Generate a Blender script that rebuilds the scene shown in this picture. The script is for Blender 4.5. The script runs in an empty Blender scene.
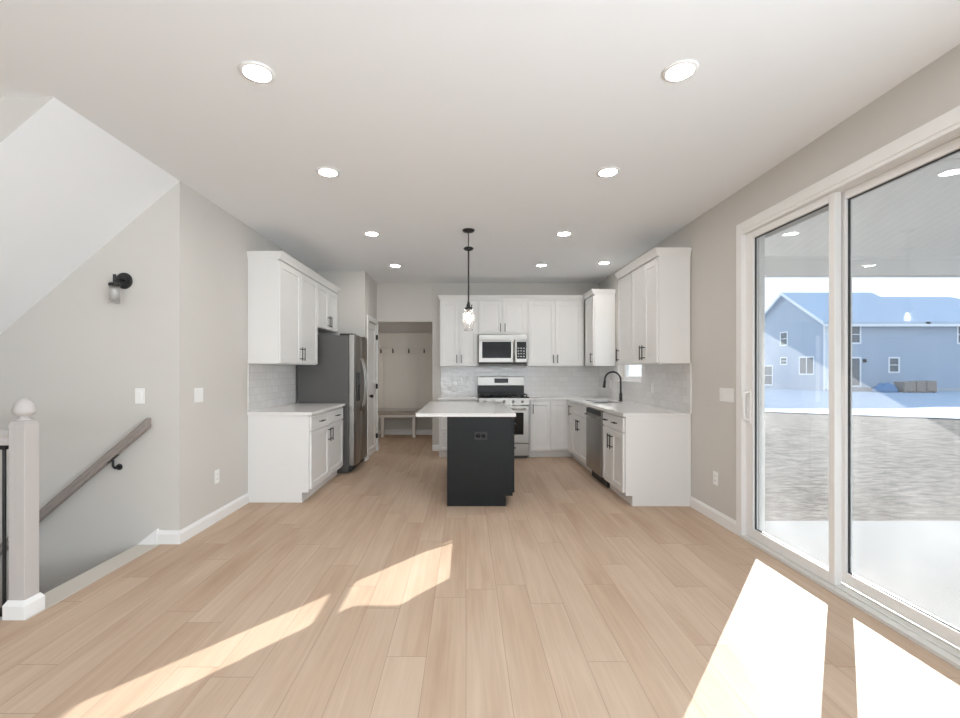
import bpy, bmesh, math, random
from mathutils import Vector, Matrix
random.seed(7)
C = bpy.context.scene.collection
PI = math.pi

# ------------------------------------------------------------------ camera, world, sun, exposure
CAMZ, CEIL = 1.31, 2.755
cam_d = bpy.data.cameras.new('camera')
cam_d.sensor_fit = 'HORIZONTAL'; cam_d.sensor_width = 36.0
cam_d.lens = 455.0 / 960.0 * 36.0
cam_d.shift_x = 14.0 / 960.0; cam_d.shift_y = 12.0 / 960.0
cam_d.clip_start = 0.05; cam_d.clip_end = 400
cam = bpy.data.objects.new('camera', cam_d); C.objects.link(cam)
cam.location = (0, 0, CAMZ); cam.rotation_euler = (PI / 2, 0, 0)
bpy.context.scene.camera = cam

SUN_AZ = Vector((0.637, 0.771)).normalized()      # towards the sun, on the ground plane
SUN_EL = math.radians(19.5)
SUN_STRENGTH, SKY_STRENGTH, CAN_STRENGTH = 13.0, 1.75, 122.0
REAR_FILL, SIDE_FILL = 225.0, 160.0

w = bpy.data.worlds.new('sky'); bpy.context.scene.world = w; w.use_nodes = True
nt = w.node_tree; nt.nodes.clear()
tc = nt.nodes.new('ShaderNodeTexCoord'); sp = nt.nodes.new('ShaderNodeSeparateXYZ')
cr = nt.nodes.new('ShaderNodeValToRGB'); bg = nt.nodes.new('ShaderNodeBackground'); wo = nt.nodes.new('ShaderNodeOutputWorld')
nt.links.new(tc.outputs['Generated'], sp.inputs[0]); nt.links.new(sp.outputs['Z'], cr.inputs[0])
cr.color_ramp.elements[0].position = 0.0; cr.color_ramp.elements[0].color = (0.93, 0.97, 1.0, 1)
cr.color_ramp.elements[1].position = 0.75; cr.color_ramp.elements[1].color = (0.42, 0.64, 1.0, 1)
nt.links.new(cr.outputs[0], bg.inputs[0]); bg.inputs[1].default_value = SKY_STRENGTH
nt.links.new(bg.outputs[0], wo.inputs[0])

sd = bpy.data.lights.new('sun', 'SUN'); sd.energy = SUN_STRENGTH; sd.angle = math.radians(0.2); sd.color = (1.0, 0.97, 0.93)
sun = bpy.data.objects.new('sun', sd); C.objects.link(sun)
to_sun = Vector((SUN_AZ.x * math.cos(SUN_EL), SUN_AZ.y * math.cos(SUN_EL), math.sin(SUN_EL)))
sun.rotation_euler = to_sun.to_track_quat('Z', 'Y').to_euler(); sun.location = (20, 25, 12)

def fill_lamp(name, loc, size, rot, watts, col=(0.82, 0.92, 1.0)):
    d = bpy.data.lights.new(name, 'AREA'); d.shape = 'RECTANGLE'; d.size, d.size_y = size; d.energy = watts; d.color = col
    a = bpy.data.objects.new(name, d); C.objects.link(a); a.location = loc; a.rotation_euler = rot
fill_lamp('mudroom_fill', (-2.44, 8.6, 1.3), (.7, 1.4), (math.radians(90), 0, math.radians(-90)), 4.5, (1.0, .90, .78))  # added lamp that lifts the mudroom
# unseen fill lamps added behind the camera to brighten ceiling and walls
fill_lamp('rear_fill', (0, -4.6, 1.2), (4.2, 2.2), (math.radians(160), 0, 0), REAR_FILL)
fill_lamp('side_fill', (2.1, -.65, 1.4), (2.3, 1.9), (math.radians(104), 0, math.radians(90)), SIDE_FILL)

vs = bpy.context.scene.view_settings
vs.view_transform = 'Standard'; vs.look = 'None'; vs.gamma = 1.0; vs.use_curve_mapping = False; vs.exposure = 0.0
cy = bpy.context.scene.cycles
cy.use_denoising = True; cy.diffuse_bounces = 7; cy.max_bounces = 14; cy.transparent_max_bounces = 16
cy.caustics_reflective = False; cy.caustics_refractive = False

# ------------------------------------------------------------------ materials
class NT:
    def __init__(s, name):
        s.m = bpy.data.materials.new(name); s.m.use_nodes = True; s.t = s.m.node_tree
        s.b = s.t.nodes['Principled BSDF']; s.out = s.t.nodes['Material Output']
    def n(s, kind, **kw):
        nd = s.t.nodes.new('ShaderNode' + kind)
        for k, v in kw.items(): setattr(nd, k, v)
        return nd
    def l(s, a, b): s.t.links.new(a, b)
    def val(s, op, a, b=None):
        nd = s.n('Math', operation=op)
        for i, x in enumerate((a, b)):
            if x is None: continue
            if isinstance(x, (int, float)): nd.inputs[i].default_value = x
            else: s.l(x, nd.inputs[i])
        return nd.outputs[0]
    def mix(s, f, a, b, blend='MIX'):
        nd = s.n('MixRGB', blend_type=blend)
        for i, x in enumerate((f, a, b)):
            if isinstance(x, (int, float)): nd.inputs[i].default_value = x
            elif isinstance(x, tuple): nd.inputs[i].default_value = (*x, 1) if len(x) == 3 else x
            else: s.l(x, nd.inputs[i])
        return nd.outputs[0]
    def vec(s, sx='X', sy='Y', kx=1, ky=1):
        tc = s.n('TexCoord'); sp = s.n('SeparateXYZ'); cb = s.n('CombineXYZ')
        s.l(tc.outputs['Object'], sp.inputs[0])
        s.l(s.val('MULTIPLY', sp.outputs[sx], kx), cb.inputs[0]); s.l(s.val('MULTIPLY', sp.outputs[sy], ky), cb.inputs[1])
        return cb.outputs[0]
    def bump(s, h, strength=0.2, dist=0.01):
        b = s.n('Bump'); b.inputs['Strength'].default_value = strength; b.inputs['Distance'].default_value = dist
        s.l(h, b.inputs['Height']); s.l(b.outputs[0], s.b.inputs['Normal'])

def paint(name, col, rough=0.6, metal=0.0, var=0.03, scale=6.0, bump=0.0, bscale=180.0, spec=0.5):
    k = NT(name); k.b.inputs['Roughness'].default_value = rough; k.b.inputs['Metallic'].default_value = metal
    k.b.inputs['Specular IOR Level'].default_value = spec
    nz = k.n('TexNoise'); nz.inputs['Scale'].default_value = scale; nz.inputs['Detail'].default_value = 3
    tcn = k.n('TexCoord'); k.l(tcn.outputs['Object'], nz.inputs['Vector'])
    lo = tuple(c * (1 - var) for c in col); hi = tuple(min(1, c * (1 + var)) for c in col)
    k.l(k.mix(nz.outputs['Fac'], lo, hi), k.b.inputs['Base Color'])
    if bump:
        n2 = k.n('TexNoise'); n2.inputs['Scale'].default_value = bscale; k.l(tcn.outputs['Object'], n2.inputs['Vector'])
        k.bump(n2.outputs['Fac'], bump, 0.002)
    return k.m

def emit(name, col, strength):
    k = NT(name); k.b.inputs['Base Color'].default_value = (*col, 1)
    k.b.inputs['Emission Color'].default_value = (*col, 1); k.b.inputs['Emission Strength'].default_value = strength
    return k.m

def glass(name, dust=0.0, tint=(0.96, 0.98, 0.98), refl=1.0):
    k = NT(name); t = k.t; t.nodes.remove(k.b)
    tr = k.n('BsdfTransparent'); tr.inputs[0].default_value = (*tint, 1)
    gl = k.n('BsdfGlossy'); gl.inputs['Roughness'].default_value = 0.01
    lw = k.n('LayerWeight'); lw.inputs[0].default_value = .5
    fr = k.val('ADD', .04, k.val('MULTIPLY', k.val('POWER', lw.outputs['Facing'], 5.0), .90))
    mx = k.n('MixShader'); k.l(k.val('MULTIPLY', fr, refl), mx.inputs[0]); k.l(tr.outputs[0], mx.inputs[1]); k.l(gl.outputs[0], mx.inputs[2])
    last = mx.outputs[0]
    if dust:
        tl = k.n('BsdfTranslucent'); tl.inputs[0].default_value = (0.9, 0.9, 0.9, 1)
        nz = k.n('TexNoise'); nz.inputs['Scale'].default_value = 3.0
        tcn = k.n('TexCoord'); k.l(tcn.outputs['Object'], nz.inputs['Vector'])
        m2 = k.n('MixShader'); k.l(k.val('MULTIPLY', nz.outputs['Fac'], dust * 2), m2.inputs[0])
        k.l(last, m2.inputs[1]); k.l(tl.outputs[0], m2.inputs[2]); last = m2.outputs[0]
    k.l(last, k.out.inputs[0])
    return k.m

def wood_floor():
    k = NT('oak_plank_floor')
    tc0 = k.n('TexCoord'); sx = k.n('SeparateXYZ'); k.l(tc0.outputs['Object'], sx.inputs[0])
    PW, PL = 0.182, 1.42
    u = k.val('DIVIDE', sx.outputs['X'], PW); row = k.val('FLOOR', u); fu = k.val('FRACT', u)
    wn = k.n('TexWhiteNoise', noise_dimensions='1D'); k.l(row, wn.inputs['W'])
    vv = k.val('ADD', k.val('DIVIDE', sx.outputs['Y'], PL), k.val('MULTIPLY', wn.outputs['Value'], 7.0)); pl = k.val('FLOOR', vv); fv = k.val('FRACT', vv)
    cb = k.n('CombineXYZ'); k.l(row, cb.inputs[0]); k.l(pl, cb.inputs[1])
    w2 = k.n('TexWhiteNoise', noise_dimensions='2D'); k.l(cb.outputs[0], w2.inputs['Vector'])
    rnd = w2.outputs['Value']; rcol = w2.outputs['Color']
    eu = k.val('LESS_THAN', k.val('MINIMUM', fu, k.val('SUBTRACT', 1.0, fu)), 0.0012/PW)
    ev = k.val('LESS_THAN', k.val('MINIMUM', fv, k.val('SUBTRACT', 1.0, fv)), 0.0015/PL)
    seam = k.val('MAXIMUM', eu, ev)
    # plank tone, blotches along the board, fine grain
    tc = k.n('TexCoord'); mp = k.n('Mapping'); mp.inputs['Scale'].default_value = (5.0, 0.75, 1); k.l(tc.outputs['Object'], mp.inputs[0])
    off = k.n('VectorMath', operation='ADD'); k.l(mp.outputs[0], off.inputs[0])
    sc = k.n('VectorMath', operation='SCALE'); k.l(rcol, sc.inputs[0]); sc.inputs['Scale'].default_value = 9.0; k.l(sc.outputs[0], off.inputs[1])
    n1 = k.n('TexNoise'); n1.inputs['Scale'].default_value = 1.0; n1.inputs['Detail'].default_value = 4; n1.inputs['Roughness'].default_value = 0.5; k.l(off.outputs[0], n1.inputs['Vector'])
    mp2 = k.n('Mapping'); mp2.inputs['Scale'].default_value = (42.0, 1.6, 1); k.l(tc.outputs['Object'], mp2.inputs[0])
    off2 = k.n('VectorMath', operation='ADD'); k.l(mp2.outputs[0], off2.inputs[0]); k.l(sc.outputs[0], off2.inputs[1])
    n2 = k.n('TexNoise'); n2.inputs['Scale'].default_value = 1.0; n2.inputs['Detail'].default_value = 5; n2.inputs['Distortion'].default_value = 0.8; k.l(off2.outputs[0], n2.inputs['Vector'])
    base = k.mix(rnd, FLOOR_A, FLOOR_B)
    r1 = k.n('ValToRGB'); r1.color_ramp.elements[0].position = 0.42; r1.color_ramp.elements[1].position = 0.72; k.l(n1.outputs['Fac'], r1.inputs[0])
    base = k.mix(k.val('MULTIPLY', r1.outputs[0], 0.7), base, FLOOR_C)
    r2 = k.n('ValToRGB'); r2.color_ramp.elements[0].position = 0.35; r2.color_ramp.elements[1].position = 0.7
    r2.color_ramp.elements[0].color = (0.93, 0.92, 0.91, 1); r2.color_ramp.elements[1].color = (1.06, 1.06, 1.06, 1); k.l(n2.outputs['Fac'], r2.inputs[0])
    base = k.mix(0.8, base, r2.outputs[0], 'MULTIPLY')
    base = k.mix(k.val('MULTIPLY', seam, 0.55), base, (0.2, 0.15, 0.11))
    k.l(base, k.b.inputs['Base Color']); k.b.inputs['Roughness'].default_value = 0.5; k.b.inputs['Specular IOR Level'].default_value = 0.06
    k.bump(k.val('SUBTRACT', k.val('MULTIPLY', n2.outputs['Fac'], 0.15), seam), 0.25, 0.002)
    return k.m
FLOOR_A, FLOOR_B, FLOOR_C = (0.57, 0.442, 0.338), (0.542, 0.415, 0.313), (0.43, 0.29, 0.20)

def tile(name, sx):
    k = NT(name); v = k.vec(sx, 'Z')
    br = k.n('TexBrick', offset=0.5); k.l(v, br.inputs['Vector'])
    for nm, x in (('Scale', 1.0), ('Mortar Size', 0.0015), ('Mortar Smooth', 0.2), ('Brick Width', 0.152), ('Row Height', 0.0762)): br.inputs[nm].default_value = x
    br.inputs['Color1'].default_value = (0.70, 0.69, 0.68, 1); br.inputs['Color2'].default_value = (0.76, 0.75, 0.74, 1); br.inputs['Mortar'].default_value = (0.60, 0.58, 0.56, 1)
    k.l(br.outputs['Color'], k.b.inputs['Base Color']); k.b.inputs['Roughness'].default_value = 0.10
    nz = k.n('TexNoise'); nz.inputs['Scale'].default_value = 16; nz.inputs['Detail'].default_value = 1
    tcn = k.n('TexCoord'); k.l(tcn.outputs['Object'], nz.inputs['Vector'])
    k.bump(k.val('SUBTRACT', nz.outputs['Fac'], k.val('MULTIPLY', br.outputs['Fac'], 0.3)), 0.35, 0.012)
    return k.m

def steel(name, col=(0.37, 0.355, 0.335), rough=0.34, axis='Z'):
    k = NT(name); k.b.inputs['Metallic'].default_value = 1.0
    tc = k.n('TexCoord'); mp = k.n('Mapping'); k.l(tc.outputs['Object'], mp.inputs[0])
    mp.inputs['Scale'].default_value = {'Z': (2, 2, 260), 'X': (260, 260, 2)}[axis]
    nz = k.n('TexNoise'); nz.inputs['Scale'].default_value = 1.0; nz.inputs['Detail'].default_value = 2; k.l(mp.outputs[0], nz.inputs['Vector'])
    k.l(k.mix(nz.outputs['Fac'], tuple(c * .94 for c in col), tuple(c * 1.06 for c in col)), k.b.inputs['Base Color'])
    k.l(k.val('ADD', k.val('MULTIPLY', nz.outputs['Fac'], 0.1), rough - .05), k.b.inputs['Roughness'])
    return k.m

def stripes(name, col, axis, pitch, groove=0.10, dark=0.72, rough=0.5, bump=0.4):
    k = NT(name); tc = k.n('TexCoord'); s = k.n('SeparateXYZ'); k.l(tc.outputs['Object'], s.inputs[0])
    f = k.val('FRACT', k.val('DIVIDE', s.outputs[axis], pitch)); g = k.val('LESS_THAN', f, groove)
    k.l(k.mix(g, col, tuple(c * dark for c in col)), k.b.inputs['Base Color'])
    k.b.inputs['Roughness'].default_value = rough
    k.bump(k.val('SUBTRACT', 1.0, f), bump, 0.01)
    return k.m

def grained(name, col, rough=0.5, axis='Z', amt=0.12):
    k = NT(name); tc = k.n('TexCoord'); mp = k.n('Mapping'); k.l(tc.outputs['Object'], mp.inputs[0])
    mp.inputs['Scale'].default_value = {'Z': (60, 60, 3), 'X': (3, 60, 60)}[axis]
    nz = k.n('TexNoise'); nz.inputs['Scale'].default_value = 1.0; nz.inputs['Detail'].default_value = 4; nz.inputs['Distortion'].default_value = .5; k.l(mp.outputs[0], nz.inputs['Vector'])
    k.l(k.mix(nz.outputs['Fac'], tuple(c * (1 - amt) for c in col), tuple(min(1, c * (1 + amt)) for c in col)), k.b.inputs['Base Color'])
    k.b.inputs['Roughness'].default_value = rough
    k.bump(nz.outputs['Fac'], 0.1, 0.002)
    return k.m

def lawn_mat():
    k = NT('dormant_lawn'); tc = k.n('TexCoord'); mp = k.n('Mapping'); k.l(tc.outputs['Object'], mp.inputs[0]); mp.inputs['Scale'].default_value = (0.8, 2.0, 1)
    a = k.n('TexNoise'); a.inputs['Scale'].default_value = 4.5; a.inputs['Detail'].default_value = 10; a.inputs['Roughness'].default_value = .82; k.l(mp.outputs[0], a.inputs['Vector'])
    b = k.n('TexNoise'); b.inputs['Scale'].default_value = 0.35; b.inputs['Detail'].default_value = 3; k.l(mp.outputs[0], b.inputs['Vector'])
    r = k.n('ValToRGB'); k.l(a.outputs['Fac'], r.inputs[0])
    e = r.color_ramp.elements; e[0].position = .42; e[0].color = (0.022, 0.017, 0.013, 1); e[1].position = .60; e[1].color = (0.225, 0.19, 0.16, 1)
    c = k.mix(k.val('MULTIPLY', b.outputs['Fac'], .3), r.outputs[0], (0.15, 0.13, 0.11))
    k.l(c, k.b.inputs['Base Color']); k.b.inputs['Roughness'].default_value = .95; k.b.inputs['Specular IOR Level'].default_value = .05
    k.bump(a.outputs['Fac'], .6, .06)
    return k.m

WALL = paint('greige_wall_paint', (0.62, 0.598, 0.565), .75, var=.012, bump=.05)
CEILM = paint('white_ceiling_paint', (0.85, 0.87, 0.89), .85, var=.01, bump=.05)
TRIM = paint('white_trim_paint', (0.83, 0.825, 0.815), .38, var=.01)
CAB = paint('white_cabinet_paint', (0.79, 0.785, 0.775), .36, var=.01)
FLOOR = wood_floor()
TILE_X = tile('glossy_subway_tile_back', 'X'); TILE_Y = tile('glossy_subway_tile_side', 'Y')
QUARTZ = paint('white_quartz', (0.80, 0.79, 0.78), .16, var=.03, scale=14)
BLACK = paint('matte_black_metal', (0.012, 0.012, 0.013), .42, var=.1)
DARK = paint('charcoal_cabinet_paint', (0.0075, 0.0088, 0.0096), .45, var=.05, spec=.3)
BLKGLASS = paint('black_glass', (0.005, 0.005, 0.006), .14, var=.05, spec=.22)
STEEL = steel('brushed_steel'); STEELX = steel('brushed_steel_vertical', axis='X')
FRSIDE = paint('grey_fridge_side', (0.115, 0.112, 0.108), .45, .35, var=.03)
DKPLASTIC = paint('dark_plastic', (0.02, 0.02, 0.022), .5)
WHITEPL = paint('white_plastic', (0.85, 0.85, 0.84), .35, var=.01)
LENS = emit('lit_lens', (1.0, 0.97, 0.93), CAN_STRENGTH)
BULB = emit('lit_bulb', (1.0, 0.92, 0.80), 18.0)
DISPLAY = paint('display_glass', (0.004, 0.004, 0.005), .15, spec=.2)
GLASS = glass('door_glass', dust=.055); WGLASS = glass('window_glass', dust=.02)
SHADEGL = glass('clear_shade_glass', dust=.12, tint=(0.97, 0.97, 0.97), refl=1.6)
NEWELW = grained('whitewashed_oak', (0.50, 0.468, 0.452), .5, 'Z', .06)
RAILW = grained('weathered_oak_rail', (0.30, 0.262, 0.240), .5, 'X', .10)
CARPET = paint('beige_carpet', (0.60, 0.56, 0.50), .95, var=.12, scale=120, bump=.4, bscale=300)
CONC = paint('broom_concrete', (0.22, 0.22, 0.22), .9, var=.08, scale=2.5, bump=.1, bscale=60, spec=.08)
LAWN = lawn_mat()
BEAD = stripes('white_beadboard', (0.88, 0.88, 0.88), 'X', .10, .14, 1.08)
SIDING = stripes('blue_grey_siding', (0.40, 0.455, 0.525), 'Z', .18, .10, .8)
ROOFM = paint('grey_shingles', (0.49, 0.54, 0.60), .9, var=.12, scale=9)
HOUSEGL = paint('dark_window_glass', (0.10, 0.12, 0.14), .08)
BENCHW = paint('greige_bench_paint', (0.74, 0.71, 0.67), .5, var=.02)
SEATW = grained('stained_bench_seat', (0.36, 0.31, 0.27), .5, 'X', .12)
CARDB = paint('weathered_brick_pack', (0.33, 0.27, 0.22), .9, var=.2, scale=5)
TARP = paint('blue_tarp', (0.12, 0.22, 0.36), .6, var=.15, scale=3)

# ------------------------------------------------------------------ mesh helpers
def box(bm, x0, x1, y0, y1, z0, z1):
    x0, x1 = sorted((x0, x1)); y0, y1 = sorted((y0, y1)); z0, z1 = sorted((z0, z1))
    v = [bm.verts.new(p) for p in ((x0,y0,z0),(x1,y0,z0),(x1,y1,z0),(x0,y1,z0),(x0,y0,z1),(x1,y0,z1),(x1,y1,z1),(x0,y1,z1))]
    for f in ((3,2,1,0),(4,5,6,7),(0,1,5,4),(1,2,6,5),(2,3,7,6),(3,0,4,7)): bm.faces.new([v[i] for i in f])
    return v
def frustum(bm, b, zb, t, zt):                 # b, t = (x0,x1,y0,y1)
    v = [bm.verts.new(p) for p in ((b[0],b[2],zb),(b[1],b[2],zb),(b[1],b[3],zb),(b[0],b[3],zb),(t[0],t[2],zt),(t[1],t[2],zt),(t[1],t[3],zt),(t[0],t[3],zt))]
    for f in ((3,2,1,0),(4,5,6,7),(0,1,5,4),(1,2,6,5),(2,3,7,6),(3,0,4,7)): bm.faces.new([v[i] for i in f])
def prism(bm, prof, axis, a, b):               # polygon of 2D points swept along an axis
    def P(p, t): return {'X': (t, p[0], p[1]), 'Y': (p[0], t, p[1]), 'Z': (p[0], p[1], t)}[axis]
    A = [bm.verts.new(P(p, a)) for p in prof]; B = [bm.verts.new(P(p, b)) for p in prof]
    n = len(prof)
    bm.faces.new(A[::-1]); bm.faces.new(B)
    for i in range(n): bm.faces.new((A[i], A[(i+1) % n], B[(i+1) % n], B[i]))
def cyl(bm, p0, p1, r, r2=None, seg=16, caps=True):
    p0, p1 = Vector(p0), Vector(p1); d = p1 - p0
    M = Matrix.Translation((p0 + p1) / 2) @ d.to_track_quat('Z', 'Y').to_matrix().to_4x4()
    bmesh.ops.create_cone(bm, cap_ends=caps, segments=seg, radius1=r, radius2=r if r2 is None else r2, depth=d.length, matrix=M)
def lathe(bm, prof, c=(0,0,0), seg=28, close=False):    # prof = [(r,z)], about the vertical through c
    rings = []
    for r, z in prof:
        if r < 1e-6: rings.append([bm.verts.new((c[0], c[1], c[2] + z))])
        else: rings.append([bm.verts.new((c[0] + r*math.cos(2*PI*i/seg), c[1] + r*math.sin(2*PI*i/seg), c[2] + z)) for i in range(seg)])
    for a, b in zip(rings, rings[1:]):
        for i in range(seg):
            j = (i + 1) % seg
            if len(a) == 1 and len(b) == 1: continue
            if len(a) == 1: bm.faces.new((a[0], b[j], b[i]))
            elif len(b) == 1: bm.faces.new((a[i], a[j], b[0]))
            else: bm.faces.new((a[i], a[j], b[j], b[i]))
def tube(bm, pts, r, seg=12):
    pts = [Vector(p) for p in pts]; rings = []; ref = None
    for i, p in enumerate(pts):
        t = (pts[min(i+1, len(pts)-1)] - pts[max(i-1, 0)]).normalized()
        if ref is None: ref = t.orthogonal().normalized()
        ref = (ref - t * ref.dot(t)).normalized(); q = t.cross(ref)
        rr = r[i] if isinstance(r, (list, tuple)) else r
        rings.append([bm.verts.new(p + (ref*math.cos(2*PI*k/seg) + q*math.sin(2*PI*k/seg)) * rr) for k in range(seg)])
    for a, b in zip(rings, rings[1:]):
        for k in range(seg): bm.faces.new((a[k], a[(k+1) % seg], b[(k+1) % seg], b[k]))
    bm.faces.new(rings[0][::-1]); bm.faces.new(rings[-1])
def shaker(bm, x0, x1, z0, z1, y0=-.02, y1=-.0005, st=.057, rec=.008, ch=.006):
    # framed door with a recessed flat panel, front towards -y
    o = [(x0,z0),(x1,z0),(x1,z1),(x0,z1)]
    i1 = [(x0+st,z0+st),(x1-st,z0+st),(x1-st,z1-st),(x0+st,z1-st)]
    i2 = [(x0+st+ch,z0+st+ch),(x1-st-ch,z0+st+ch),(x1-st-ch,z1-st-ch),(x0+st+ch,z1-st-ch)]
    V = lambda P, y: [bm.verts.new((p[0], y, p[1])) for p in P]
    bk, fo, fi, pa = V(o, y1), V(o, y0), V(i1, y0), V(i2, y0 + rec)
    for k in range(4):
        j = (k+1) % 4
        bm.faces.new((bk[j], bk[k], fo[k], fo[j])); bm.faces.new((fo[k], fi[k], fi[j], fo[j])[::-1] if False else (fo[k], fo[j], fi[j], fi[k])); bm.faces.new((fi[k], fi[j], pa[j], pa[k]))
    bm.faces.new(pa); bm.faces.new(bk[::-1])

def obj(name, bm, mat, parent=None, bevel=0.0, smooth=False, subsurf=0):
    bmesh.ops.recalc_face_normals(bm, faces=bm.faces[:])
    me = bpy.data.meshes.new(name); bm.to_mesh(me); bm.free()
    if smooth:
        for p in me.polygons: p.use_smooth = True
    me.materials.append(mat)
    o = bpy.data.objects.new(name, me); C.objects.link(o)
    if parent is not None: o.parent = parent
    if bevel:
        b = o.modifiers.new('bevel', 'BEVEL'); b.width = bevel; b.segments = 2; b.limit_method = 'ANGLE'; b.angle_limit = math.radians(40)
    if subsurf:
        s = o.modifiers.new('sub', 'SUBSURF'); s.levels = subsurf; s.render_levels = subsurf
    return o
def new(): return bmesh.new()
def bx(name, dims, mat, parent=None, bevel=0.0):
    bm = new(); box(bm, *dims); return obj(name, bm, mat, parent, bevel)
def bxs(name, lst, mat, parent=None, bevel=0.0):
    bm = new()
    for d in lst: box(bm, *d)
    return obj(name, bm, mat, parent, bevel)
def tag(o, label, cat, group=None):
    o['label'] = label; o['category'] = cat
    if group: o['group'] = group
    return o
def struct(o): o['kind'] = 'structure'; return o
def thing(name, label, cat, loc=(0,0,0), rz=0.0, group=None):
    o = bpy.data.objects.new(name, None); o.empty_display_size = .1; C.objects.link(o)
    o.location = loc; o.rotation_euler = (0, 0, rz)
    return tag(o, label, cat, group)
def sthing(name, loc=(0,0,0)):
    o = bpy.data.objects.new(name, None); C.objects.link(o); o.location = loc; o['kind'] = 'structure'; return o
def dup(root, loc, label):
    r = root.copy(); C.objects.link(r); r.location = loc; r['label'] = label
    for ch in list(root.children):
        c = ch.copy(); C.objects.link(c); c.parent = r
        for g in list(ch.children):
            d = g.copy(); C.objects.link(d); d.parent = c
    return r

# ------------------------------------------------------------------ room shell
XL, XR = -2.175, 2.18
OUT = 2.33
YB = 7.47                      # kitchen back wall
SX = -2.31                     # stair opening edge
# floor
struct(bxs('floor', [(SX, OUT-.03, -5, 3.455, -.25, 0), (-2.30, OUT-.03, 3.455, 9.5, -.25, 0), (-5.5, SX, -5, 2.39, -.25, 0)], FLOOR))
struct(bxs('ceiling', [(-5.6, OUT, -5.1, 9.5, CEIL, CEIL+.12)], CEILM))
# right wall with sliding door and window openings
DY0, DY1, DZ = 1.90, 3.60, 2.405
WY0, WY1, WZ0, WZ1 = 5.63, 6.50, 1.165, 2.20
def wall_with_holes(lo, hi, holes):            # intervals along the wall: [(a,b,z0,z1)] -> solid pieces (a,b,z0,z1)
    out = []; c = lo
    for a, b, z0, z1 in sorted(holes):
        out.append((c, a, 0, CEIL))
        if z0 > 0: out.append((a, b, 0, z0))
        out.append((a, b, z1, CEIL)); c = b
    out.append((c, hi, 0, CEIL)); return out
GW = [(-4.5, -2.7, .5, 2.35), (-1.9, .6, .35, 2.35)]
struct(bxs('wall_right', [(XR, OUT, a, b, z0, z1) for a, b, z0, z1 in wall_with_holes(-5, YB+2, GW + [(DY0, DY1, 0, DZ), (WY0, WY1, WZ0, WZ1)])], WALL))
struct(bxs('wall_left', [(-2.29, XL, 3.57, 6.60, 0, CEIL)], WALL))
struct(bxs('wall_stairwell', [(-5.5, XL, 3.455, 3.57, 0, CEIL), (-5.5, -2.19, 3.455, 3.57, -2.6, 0), (-5.5, -5.4, 2.39, 3.455, -2.6, CEIL), (-5.4, -2.2, 2.29, 2.39, -2.6, -.25), (-2.31, -2.2, 2.39, 3.455, -2.6, -.25)], WALL))
struct(bxs('wall_back', [(-.553, OUT, YB, YB+.12, 0, CEIL), (-1.466, -.553, YB, YB+.12, 2.118, CEIL)], WALL, bevel=.004))
PX = -1.466
struct(bxs('wall_pantry', [(-2.29, PX-.11, 6.60, 6.71, 0, CEIL), (PX-.11, PX, 6.60, 6.80, 0, CEIL), (PX-.11, PX, 6.80, 7.46, 2.07, CEIL), (PX-.11, PX, 7.46, 7.59, 0, CEIL)], WALL))
struct(bxs('wall_mudroom', [(-2.5, -.20, 9.38, 9.5, 0, CEIL), (-2.6, -2.48, 7.59, 9.5, 0, CEIL), (-.32, -.20, 7.59, 9.38, 0, CEIL), (-2.5, PX-.11, 7.5, 7.6, 0, CEIL)], WALL))
RWIN = [(-1.6, 1.6, .35, 2.4), (-4.6, -2.4, .6, 2.4)]
struct(bxs('wall_rear', [(a, b, -5.12, -5, z0, z1) for a, b, z0, z1 in wall_with_holes(-5.5, OUT, RWIN)], WALL))
struct(bxs('wall_far_left', [(-5.6, -5.5, -5.1, 2.39, 0, CEIL)], WALL))
# underside of the upper stair flight: a sloped box hung from the ceiling over the stairwell
bm = new(); SL = .858
prism(bm, [(XL, CEIL), (-5.4, CEIL - SL*(-XL-(-5.4)) if False else CEIL - SL*(5.4+XL)), (-5.4, CEIL)], 'Y', 2.40, 3.455)
sof = struct(obj('ceiling_stairwell', bm, CEILM)); sof.data.materials.append(WALL)
for p in sof.data.polygons:
    if abs(p.normal.y) > .9: p.material_index = 1
# stairs going down to the left
st = []
for i in range(12):
    x1 = -2.49 - .222*i; z = -.19*(i+1)
    st.append((x1-.245, x1, 2.39, 3.455, z-.19, z))
struct(bxs('stairs', st, paint('darkened_stair_carpet', (.20, .17, .14), .95, var=.15, scale=120, bump=.4, bscale=300), bevel=.008))  # carpet colour darkened below the landing's to deepen the stairwell shade
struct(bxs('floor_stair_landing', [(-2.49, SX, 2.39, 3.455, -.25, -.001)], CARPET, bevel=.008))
bm = new()                                     # skirt board along the stair wall
prism(bm, [(-2.335, 0.0), (-2.335, .118), (-5.2, .118-.80*2.865), (-5.2, -.25-.80*2.865), (-2.49, -.12)], 'Y', 3.437, 3.455)
struct(obj('trim_1', bm, TRIM))
# baseboards
BH, BT = .10, .015
def base(name, lst): 
    bm = new()
    for ax, a, b, w0, s in lst:                # ax run axis, from a to b, wall plane w0, room side s
        pr = [(w0, 0), (w0 + s*BT, 0), (w0 + s*BT, BH-.025), (w0 + s*.006, BH), (w0, BH)]
        if ax == 'Y': prism(bm, pr, 'Y', a, b)
        else: prism(bm, pr, 'X', a, b)
    struct(obj(name, bm, TRIM))
base('baseboard_left', [('Y', 3.44, 4.527, XL, 1)])
base('baseboard_stair', [('X', -2.335, XL, 3.455, -1)])
base('baseboard_right', [('Y', 3.648, 4.402, XR, -1)])
base('baseboard_pantry', [('Y', 6.60, 6.73, PX, 1), ('Y', 7.53, 7.60, PX, 1)])
base('baseboard_back', [('X', -.553, -.414, YB, -1)])
base('baseboard_mudroom', [('X', -2.4, -.32, 9.38, -1)])

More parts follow.
